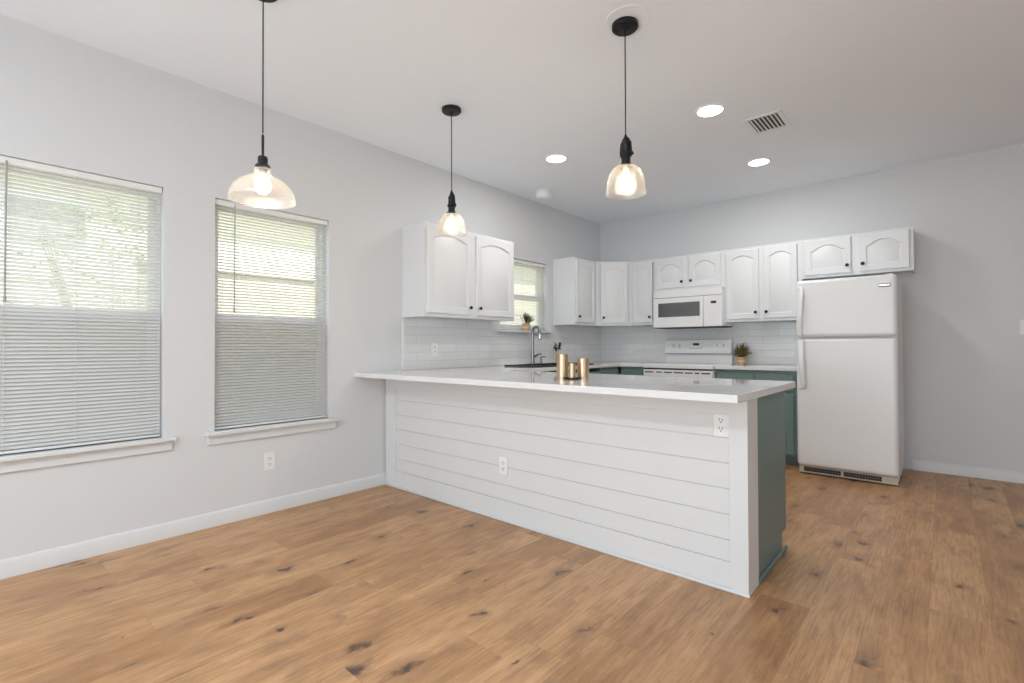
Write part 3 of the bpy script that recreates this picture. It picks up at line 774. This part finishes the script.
dr = obj('oven_door', MB().box(0.005, -0.635, 0.235, RW - 0.005, -0.601, 0.782), M_APPL, t, bevel=0.008)
obj('door_window', MB().box(0.17, -0.637, 0.36, RW - 0.17, -0.6345, 0.62), M_MWGLASS, dr)
hb = MB(); hb.tube([(0.06, -0.636, 0.735), (0.06, -0.672, 0.742), (0.10, -0.680, 0.744), (RW - 0.10, -0.680, 0.744), (RW - 0.06, -0.672, 0.742), (RW - 0.06, -0.636, 0.735)], 0.011, 10)
obj('handle', hb, M_APPL, dr)
vt = obj('vent_trim', MB().box(0.004, -0.640, 0.792, RW - 0.004, -0.601, 0.862), M_APPL, t, bevel=0.004)
sl = MB()
for i, (a, w) in enumerate(((0.02, 0.10), (0.155, 0.06), (0.24, 0.09), (0.35, 0.10), (0.47, 0.08), (0.575, 0.045), (0.64, 0.09))): sl.box(a, -0.6415, 0.829, a + w, -0.6395, 0.841)
obj('vent_slots', sl, M_DARK, vt)
obj('recess_strip', MB().box(0.006, -0.628, 0.8615, RW - 0.006, -0.602, 0.8785), M_DARK, t)
obj('storage_drawer', MB().box(0.005, -0.632, 0.055, RW - 0.005, -0.601, 0.225), M_APPL, t, bevel=0.008)

# ------------------------------------------------------------------ microwave
t = thing('microwave_oven', 'white over-the-range microwave under the short cabinet', 'microwave', (0.930, -0.0095, 1.318), 0)
MWW = 0.764
obj('body', MB().box(0, -0.345, 0.012, MWW, 0, 0.422), M_APPL, t, bevel=0.003)
obj('underside', MB().box(0.015, -0.375, 0, MWW - 0.015, -0.02, 0.0115), M_DARK, t)
obj('vent_grille', MB().box(0, -0.388, 0.339, MWW, -0.3455, 0.421), M_APPL, t, bevel=0.004)
gl = MB()
md = obj('door', MB().box(0, -0.388, 0.006, 0.565, -0.3455, 0.335), M_APPL, t, bevel=0.006)
obj('door_frame', MB().grid_solid([0.045, 0.062, 0.532, 0.548], [0.109, 0.122, 0.279, 0.292], lambda u, v: not (0.062 < u < 0.532 and 0.122 < v < 0.279), -0.3895, -0.3882, lambda u, v, w: (u, w, v)), M_APPL, md, bevel=0.0005)
obj('door_window', MB().box(0.062, -0.3892, 0.122, 0.532, -0.3875, 0.279), M_MWGLASS, md)
cp = obj('control_panel', MB().box(0.569, -0.388, 0.006, MWW, -0.3455, 0.335), M_APPL, t, bevel=0.006)
obj('clock_display', MB().box(0.650, -0.3895, 0.249, 0.705, -0.3875, 0.275), M_DARK, cp)
bt = MB()
for i in range(3):
    for j in range(6): bt.box(0.622 + i * 0.040, -0.3890, 0.055 + j * 0.028, 0.650 + i * 0.040, -0.3876, 0.073 + j * 0.028)
obj('keypad', bt, pbr('keypad_print', (0.76, 0.77, 0.78), 0.4), cp)

# ------------------------------------------------------------------ sink, faucet, dispenser
t = thing('kitchen_sink', 'black drop-in sink in the counter under the small window', 'sink', (0.35, -1.575, 0.918), 0)
sx0, sx1, sy0, sy1 = -0.245, 0.245, -0.455, 0.44
rim = MB().grid_solid([sx0, -0.17, 0.205, sx1], [sy0, -0.40, 0.39, sy1], lambda u, v: not (-0.17 < u < 0.205 and -0.40 < v < 0.39), 0.0005, 0.014, lambda u, v, w: (u, v, w))
obj('rim', rim, M_SINK, t, bevel=0.003, smooth=False)
bas = MB(); bas.add([(-0.17, -0.40, 0.008), (0.205, -0.40, 0.008), (0.205, 0.39, 0.008), (-0.17, 0.39, 0.008), (-0.155, -0.385, -0.19), (0.19, -0.385, -0.19), (0.19, 0.375, -0.19), (-0.155, 0.375, -0.19)],
                    [(0, 1, 5, 4), (1, 2, 6, 5), (2, 3, 7, 6), (3, 0, 4, 7), (4, 5, 6, 7)])
bs_ = obj('basin', bas, M_SINK, t, smooth=False)
sd = bs_.modifiers.new('solid', 'SOLIDIFY'); sd.thickness = 0.006; sd.offset = -1
obj('drain', MB().lathe([(0.042, -0.1895), (0.042, -0.186), (0.03, -0.188)], (0.02, 0, 0), 24), M_CHROME, bs_)

t = thing('kitchen_faucet', 'gunmetal gooseneck faucet rising behind the black sink', 'faucet', (0.110, -1.580, 0.932), 0)
fb = MB(); fb.lathe([(0.030, 0), (0.030, 0.006), (0.022, 0.010), (0.019, 0.05), (0.018, 0.12)], (0, 0, 0), 24)
obj('base', fb, M_STEEL, t)
pts = [(0, 0, 0.11), (0, 0, 0.30)]
for k in range(1, 13):
    a = PI * k / 12; pts.append((0.052 - 0.052 * math.cos(a), -0.01 * k / 12, 0.335 + 0.060 * math.sin(a)))
pts.append((0.106, -0.011, 0.32))
obj('gooseneck', MB().tube(pts, 0.0155, 16), M_STEEL, t)
obj('spray_head', MB().tube([(0.106, -0.011, 0.326), (0.107, -0.011, 0.30), (0.108, -0.011, 0.255), (0.108, -0.011, 0.248)], [0.014, 0.017, 0.018, 0.015], 16), M_CHROME, t)
obj('lever', MB().tube([(0.0, 0.015, 0.075), (0.0, 0.05, 0.080), (0.005, 0.085, 0.098), (0.012, 0.135, 0.102)], [0.013, 0.010, 0.007, 0.006], 12), M_BLACK, t)
t = thing('soap_dispenser', 'small dark soap pump beside the faucet', 'soap dispenser', (0.135, -1.465, 0.932), 0)
obj('base', MB().lathe([(0.020, 0), (0.020, 0.005), (0.011, 0.012), (0.010, 0.05)], (0, 0, 0), 18), M_STEEL, t)
obj('spout', MB().tube([(0, 0, 0.048), (0, 0, 0.066), (0.015, 0.0, 0.074), (0.060, 0.0, 0.070)], [0.009, 0.009, 0.0075, 0.006], 12), M_STEEL, t)

# ------------------------------------------------------------------ gold canisters on the peninsula
def canister(x, y, r, h, label):
    t = thing('brass_canister', label, 'candle holder', (x, y, 0.9182), 0, 'brass cylinders on the peninsula')
    obj('cylinder', MB().lathe([(r, 0), (r, h), (r - 0.002, h), (r - 0.002, h - 0.02), (r - 0.002, 0.004)], (0, 0, 0), 48), M_GOLD, t)
    obj('candle_wax', MB().lathe([(r - 0.004, 0.005), (r - 0.004, h - 0.018), (r - 0.008, h - 0.016)], (0, 0, 0), 32), pbr('cream_wax', (0.75, 0.68, 0.55), 0.5), t)
    return t
canister(1.672, -3.222, 0.0360, 0.149, 'tallest brass cylinder, left of the group on the peninsula')
canister(1.768, -3.140, 0.0370, 0.122, 'wide shorter brass cylinder, right of the group on the peninsula')
t = thing('black_tray', 'small round black tray at the foot of the brass cylinders', 'tray', (1.757, -3.243, 0.9182), 0)
obj('dish', MB().lathe([(0.040, 0), (0.050, 0.003), (0.053, 0.009), (0.050, 0.009), (0.040, 0.005)], (0, 0, 0), 36), M_BLACK, t)
t = thing('brass_votive', 'smallest brass cylinder, standing on the little black tray', 'candle holder', (1.752, -3.234, 0.9235), 0, 'brass cylinders on the peninsula')
obj('cylinder', MB().lathe([(0.021, 0), (0.021, 0.088), (0.0195, 0.088), (0.0195, 0.07)], (0, 0, 0), 40), M_GOLD, t)
obj('candle_wax', MB().lathe([(0.018, 0.002), (0.018, 0.072)], (0, 0, 0), 24), pbr('cream_wax', (0.75, 0.68, 0.55), 0.5), t)

# ------------------------------------------------------------------ plants
def leaf(mb, p, d, L_, w, up=Vector((0, 0, 1))):
    d = d.normalized(); s = d.cross(up)
    if s.length < 1e-3: s = Vector((1, 0, 0))
    s.normalize(); n = s.cross(d)
    a = p; m1 = p + d * L_ * 0.45 + n * L_ * 0.06; e = p + d * L_
    mb.add([tuple(a), tuple(m1 + s * w), tuple(e), tuple(m1 - s * w), tuple(m1 + n * w * 0.3)], [(0, 1, 4), (1, 2, 4), (2, 3, 4), (3, 0, 4)])
def plant(name, label, loc, pr, ph, fr, fh, nst, mat, lean=(0, 0), spike=False, seed=1, band=True):
    rnd = random.Random(seed)
    t = thing(name, label, 'potted plant', loc, 0)
    pt = obj('pot', MB().lathe([(pr * 0.72, 0), (pr * 0.95, ph * 0.75), (pr, ph * 0.78), (pr * 1.02, ph), (pr * 0.9, ph), (pr * 0.85, ph * 0.85)], (0, 0, 0), 28), M_POT, t)
    if band:
        obj('glaze_band', MB().lathe([(pr * 0.84, ph * 0.30), (pr * 0.925, ph * 0.58)], (0, 0, 0), 28, cap=False), M_POTB, pt).scale = (1.01, 1.01, 1)
    obj('soil', MB().lathe([(pr * 0.86, ph * 0.84), (pr * 0.86, ph * 0.90), (pr * 0.3, ph * 0.94)], (0, 0, 0), 20), M_SOIL, t)
    fo = MB(); stm = MB()
    for i in range(nst):
        a = rnd.uniform(0, 2 * PI); el = rnd.uniform(0.15, 1.5) if not spike else rnd.uniform(0.35, 1.5)
        d = Vector((math.cos(a) * math.cos(el), math.sin(a) * math.cos(el), math.sin(el)))
        L_ = rnd.uniform(0.55, 1.0)
        if spike: d.x = abs(d.x) * 0.9; d.y *= 1.45
        tip = Vector((d.x * fr + lean[0] * 0.3, d.y * fr + lean[1] * 0.3, ph + d.z * fh)) * 1.0
        base = Vector((d.x * pr * 0.5, d.y * pr * 0.5, ph * 0.9))
        tip = base + (tip - base) * L_
        mid = (base + tip) / 2 + Vector((0, 0, fh * 0.08))
        stm.tube([base, mid, tip], 0.0009, 5)
        for k in range(9 if not spike else 7):
            u = 0.25 + 0.75 * k / 8
            p = base.lerp(mid, u * 2) if u < 0.5 else mid.lerp(tip, u * 2 - 1)
            dd_ = (d + Vector((rnd.uniform(-1, 1), rnd.uniform(-1, 1), rnd.uniform(-0.6, 1))) * (0.9 if not spike else 0.55))
            leaf(fo, p, dd_, rnd.uniform(0.014, 0.024) if not spike else rnd.uniform(0.02, 0.034), rnd.uniform(0.004, 0.007) if not spike else 0.0035)
    obj('foliage', fo, mat, t, recalc=False); obj('stems', stm, M_STEM, t)
    return t
plant('potted_plant', 'small spiky green plant in a tan pot on the sink window sill', (0.036, -1.600, 1.2905), 0.044, 0.070, 0.110, 0.125, 70, M_LEAF, lean=(0, -0.05), spike=True, seed=3)
plant('potted_plant', 'bushy olive brown plant in a tan pot on the counter right of the range', (1.800, -0.125, 0.9182), 0.048, 0.078, 0.115, 0.145, 120, M_LEAFB, seed=5)
t = thing('bud_vase', 'slim brass vase of dark dried sprigs behind the tallest brass cylinder', 'vase', (0.13, -1.14, 0.9285), 0)
t.location = (0.095, -1.105, 0.9182)
obj('vase', MB().lathe([(0.022, 0), (0.026, 0.03), (0.022, 0.09), (0.010, 0.115), (0.012, 0.13)], (0, 0, 0), 24), M_GOLD, t)
fo = MB(); stm = MB(); rnd = random.Random(9)
for i in range(9):
    a = rnd.uniform(0, 2 * PI); tip = Vector((math.cos(a) * 0.04, math.sin(a) * 0.04, rnd.uniform(0.17, 0.25)))
    stm.tube([(0, 0, 0.10), tip], 0.0012, 5)
    for k in range(12):
        p = Vector((0, 0, 0.13)).lerp(tip, rnd.uniform(0.4, 1)); leaf(fo, p, Vector((rnd.uniform(-1, 1), rnd.uniform(-1, 1), rnd.uniform(-.3, 1))), 0.032, 0.011)
obj('sprigs', fo, pbr('dark_dried_leaf', (0.05, 0.05, 0.035), 0.7, var=0.3, vscale=40), t, recalc=False); obj('stems', stm, M_STEM, t)

# ------------------------------------------------------------------ ceiling fixtures
def recessed(x, y, label):
    t = thing('recessed_light', label, 'recessed light', (x, y, H), 0, 'recessed ceiling lights')
    obj('trim_ring', MB().lathe([(0.098, -0.0005), (0.098, -0.004), (0.086, -0.008), (0.082, -0.006), (0.080, -0.002), (0.080, -0.0005)], (0, 0, 0), 48, cap=False), M_PLAST, t)
    obj('lens', MB().lathe([(0.080, -0.0005), (0.081, -0.005), (0.001, -0.0055)], (0, 0, 0), 48, cap=False), M_LENS, t)
    lamp('recessed_lamp', 'AREA', (0, 0, -0.012), 7.4, (1.0, 0.98, 0.95), (0, 0, -1), 0.15, shape='DISK', parent=t)
    return t
recessed(0.928, -2.258, 'recessed ceiling light nearest the left wall, above the sink run')
recessed(2.236, -2.252, 'recessed ceiling light left of the air vent, nearest the camera')
recessed(2.216, -0.992, 'recessed ceiling light beyond the air vent, nearest the back wall')

t = thing('fill_dome_light', 'added dome-shaped fill light on the ceiling behind the camera, out of view', 'fill light', (2.4, -6.8, H), 0)  # fixture added out of view to brighten the room
obj('base', MB().lathe([(0.17, -0.0005), (0.175, -0.018), (0.16, -0.024)], (0, 0, 0), 40), M_PLAST, t)
obj('dome', MB().lathe([(0.165, -0.024), (0.16, -0.05), (0.13, -0.085), (0.08, -0.105), (0.001, -0.112)], (0, 0, 0), 40, cap=False), emit('fill_dome_glow', (1.0, 0.97, 0.92), 6.0), t)
lamp('dome_fill_lamp', 'AREA', (0, 0, -0.125), 44, (0.92, 0.975, 1.03), (0, 0, -1), 0.32, shape='DISK', parent=t)

t = thing('smoke_detector', 'white round smoke detector on the ceiling near the left wall', 'smoke detector', (0.305, -1.625, H), 0)
obj('base', MB().lathe([(0.070, -0.0005), (0.073, -0.012), (0.066, -0.018)], (0, 0, 0), 36), M_PLAST, t)
obj('cover', MB().lathe([(0.076, -0.018), (0.084, -0.028), (0.083, -0.060), (0.068, -0.082), (0.04, -0.092), (0.001, -0.094)], (0, 0, 0), 36), M_PLAST, t)

t = thing('ceiling_vent', 'white louvred air vent in the ceiling between two recessed lights', 'air vent', (2.480, -1.785, H), 0)
fr_ = MB().grid_solid([-0.125, -0.095, 0.095, 0.125], [-0.160, -0.130, 0.130, 0.160], lambda u, v: not (abs(u) < 0.095 and abs(v) < 0.130), -0.007, -0.0005, lambda u, v, w: (u, v, w))
obj('frame', fr_, M_PLAST, t, bevel=0.002)
obj('duct', MB().box(-0.095, -0.130, -0.0012, 0.095, 0.130, -0.0004), M_DARK, t)
for i in range(7):
    x = -0.080 + i * 0.0265
    lv = MB(); lv.add([(x - 0.010, -0.129, -0.0015), (x + 0.008, -0.129, -0.012), (x + 0.009, -0.129, -0.011), (x - 0.008, -0.129, -0.0013), (x - 0.010, 0.129, -0.0015), (x + 0.008, 0.129, -0.012), (x + 0.009, 0.129, -0.011), (x - 0.008, 0.129, -0.0013)],
                      [(0, 1, 2, 3), (7, 6, 5, 4), (0, 4, 5, 1), (1, 5, 6, 2), (2, 6, 7, 3), (3, 7, 4, 0)])
    obj('louvre', lv, M_PLAST, t)

# pendants
def canopy(t, r=0.066):
    obj('canopy', MB().lathe([(r, -0.0005), (r, -0.018), (r - 0.006, -0.024), (0.012, -0.027), (0.009, -0.040), (0.004, -0.042)], (0, 0, 0), 40), M_BLACK, t)
    s = MB()
    for sgn in (-1, 1): s.lathe([(0.0045, 0.0), (0.004, -0.003)], (sgn * 0.038, sgn * 0.012, -0.0255), 10)
    obj('canopy_screw', s, M_KNOB, t)
def thick_shade(prof, th=0.003):
    return prof + [(max(0.001, r - th), z) for r, z in reversed(prof)]
def bell_pendant(label, x, y):
    t = thing('pendant_light', label, 'pendant light', (x, y, H), 0, 'pendant lights over the peninsula')
    canopy(t)
    obj('cord', MB().tube([(0, 0, -0.04), (0, 0, -0.30), (0, 0, -0.57)], 0.0032, 8), M_BLACK, t)
    so = MB()
    so.lathe([(0.005, -0.545), (0.010, -0.560), (0.012, -0.580), (0.020, -0.586), (0.024, -0.592), (0.024, -0.600), (0.022, -0.604), (0.022, -0.640), (0.030, -0.646), (0.030, -0.655), (0.023, -0.662), (0.023, -0.690), (0.036, -0.700), (0.038, -0.706), (0.036, -0.712)], (0, 0, -0.015), 28)
    obj('socket', so, M_BLACK, t)
    br = MB()
    br.tube([(-0.020, 0, -0.650), (-0.028, 0, -0.640), (-0.024, 0, -0.590), (-0.010, 0, -0.566), (0.012, 0, -0.566), (0.026, 0, -0.590), (0.030, 0, -0.640), (0.022, 0, -0.655)], 0.006, 8)
    br.lathe([(0.006, 0.024), (0.009, 0.026), (0.009, 0.040), (0.004, 0.043)], (0, 0, -0.648), 12, 'X')
    obj('bracket', br, M_BLACK, t, loc=(0, 0, -0.015))
    pf = [(0.037, -0.720), (0.052, -0.726), (0.070, -0.742), (0.084, -0.768), (0.092, -0.798), (0.096, -0.830), (0.0975, -0.848), (0.101, -0.855), (0.102, -0.861)]
    obj('glass_shade', MB().lathe(thick_shade(pf, 0.0025), (0, 0, 0), 56, cap=False), M_SHADE, t)
    bl = obj('bulb', MB().lathe([(0.013, -0.726), (0.014, -0.735), (0.020, -0.765), (0.025, -0.800), (0.020, -0.825), (0.008, -0.838), (0.001, -0.840)], (0, 0, 0), 24), glass('clear_bulb', (1, 0.95, 0.85), 0.04, 0.02, diff=0.16, diffc=(1, 0.88, 0.66)), t)
    fl = MB()
    for k in range(6):
        a = 2 * PI * k / 6; fl.tube([(0.006 * math.cos(a), 0.006 * math.sin(a), -0.735), (0.012 * math.cos(a + 0.5), 0.012 * math.sin(a + 0.5), -0.78), (0.006 * math.cos(a + 1), 0.006 * math.sin(a + 1), -0.82)], 0.0022, 6)
    obj('filament', fl, M_FIL, bl)
    lamp('pendant_lamp', 'POINT', (0, 0, -0.785), 3.5, (1.0, 0.86, 0.68), radius=0.025, parent=t)
    return t
bell_pendant('black pendant with a clear bell shade hanging before the left wall cabinet', 0.918, -3.454)
bell_pendant('black pendant with a clear bell shade nearer the right end of the peninsula', 2.240, -3.463)
# ceiling plate behind the second canopy
o = obj('ceiling_plate', MB().lathe([(0.112, 0.002), (0.112, -0.0012), (0.108, -0.002), (0.102, -0.0012), (0.001, -0.0012)], (0, 0, 0), 56, cap=False), M_CEIL, loc=(2.268, -3.482, H))
tag(o, 'flat white round plate on the ceiling behind the right pendant canopy', 'ceiling plate')

t = thing('pendant_light', 'black pendant with a wide clear dish shade before the second window', 'pendant light', (1.134, -4.781, H), 0)
canopy(t)
obj('cord', MB().tube([(0, 0, -0.04), (0, 0, -0.4), (0, 0, -0.66)], 0.0032, 8), M_BLACK, t)
so = MB().lathe([(0.004, -0.645), (0.006, -0.655), (0.0052, -0.742), (0.018, -0.746), (0.021, -0.752), (0.021, -0.778), (0.030, -0.786), (0.033, -0.792), (0.020, -0.796), (0.020, -0.822), (0.018, -0.826)], (0, 0, -0.021), 28)
obj('socket', so, M_BLACK, t)
pf = [(0.021, -0.816), (0.032, -0.821), (0.038, -0.831), (0.035, -0.843), (0.042, -0.855), (0.068, -0.866), (0.098, -0.884), (0.120, -0.907), (0.133, -0.932), (0.139, -0.957), (0.1395, -0.966)]
obj('glass_shade', MB().lathe(thick_shade(pf), (0, 0, 0), 64, cap=False), M_DISH, t)
obj('bulb', MB().lathe([(0.013, -0.826), (0.015, -0.838), (0.028, -0.858), (0.035, -0.882), (0.031, -0.906), (0.016, -0.921), (0.001, -0.925)], (0, 0, -0.012), 28), M_BULBG, t)
lamp('pendant_lamp', 'POINT', (0, 0, -0.945), 1.2, (1.0, 0.86, 0.68), radius=0.03, parent=t)

# ------------------------------------------------------------------ outside
g = struct('ground', MB().box(-14, -16, -0.30, -0.141, 8, -0.20), M_GRASS, smooth=False)
nh = thing('neighbour_house', 'cream lap-sided house seen through the blinds of the left windows', 'house', (-4.6, -3, -0.2), 0)
obj('wall', MB().grid_solid([-8, -2.35, -1.55, 12], [0, 2.45, 3.15, 3.6], lambda u, v: not (-2.35 < u < -1.55 and 2.45 < v < 3.15), -0.2, 0, lambda u, v, w: (w, u, v)), M_SIDING, nh, smooth=False)
wf = obj('window', xz_ring(MB(), 0, 0.80, 0, 0.70, 0, 0.05, 0.06), M_VINYL, nh, loc=(0.0, -2.35, 2.45)); wf.rotation_euler = (0, 0, PI / 2)
obj('pane', MB().box(0.05, 0.02, 0.05, 0.75, 0.03, 0.65), pbr('neighbour_pane', (0.30, 0.33, 0.33), 0.1), wf)
rf = MB(); rf.add([(0.45, -8, 3.5), (0.45, 12, 3.5), (-3.5, 12, 5.3), (-3.5, -8, 5.3), (0.45, -8, 3.6), (0.45, 12, 3.6), (-3.5, 12, 5.4), (-3.5, -8, 5.4)], [(0, 1, 2, 3), (7, 6, 5, 4), (0, 4, 5, 1), (1, 5, 6, 2), (2, 6, 7, 3), (3, 7, 4, 0)])
obj('roof', rf, M_ROOF, nh, smooth=False)
fn = thing('garden_fence', 'tan board fence seen low through the second window blind', 'fence', (-3.0, -1.2, -0.2), 0)
obj('boards', MB().box(-0.01, -3.2, 0.05, 0.01, 1.9, 2.2), M_FENCE, fn, smooth=False)
obj('top_rail', MB().box(-0.05, -3.2, 2.2, 0.05, 1.9, 2.25), M_FENCE, fn, smooth=False)
def shrub(label, loc, r, h, n, seed):
    rnd = random.Random(seed); t = thing('garden_shrub', label, 'shrub', loc, 0)
    fo = MB(); stm = MB()
    for i in range(7):
        a = rnd.uniform(0, 2 * PI); stm.tube([(0, 0, 0), (math.cos(a) * r * 0.25, math.sin(a) * r * 0.25, h * 0.45), (math.cos(a) * r * 0.6, math.sin(a) * r * 0.6, h * 0.9)], [0.02, 0.012, 0.005], 6)
    for i in range(n):
        a = rnd.uniform(0, 2 * PI); q = rnd.random() ** 0.5 * r; z = h * (0.15 + 0.85 * rnd.random()); q *= math.sin(PI * min(1, (z / h) * 0.85 + 0.1)) ** 0.5
        leaf(fo, Vector((math.cos(a) * q, math.sin(a) * q, z)), Vector((rnd.uniform(-1, 1), rnd.uniform(-1, 1), rnd.uniform(-1, 1))), rnd.uniform(0.04, 0.075), rnd.uniform(0.012, 0.022))
    obj('foliage', fo, M_SHRUB, t, recalc=False); obj('branches', stm, M_STEM, t)
shrub('tall leafy shrub outside the leftmost window', (-2.1, -4.75, -0.2), 0.85, 2.55, 1500, 21)
shrub('low leafy shrub outside the lower half of the second window', (-1.3, -3.65, -0.2), 0.75, 1.25, 1300, 22)
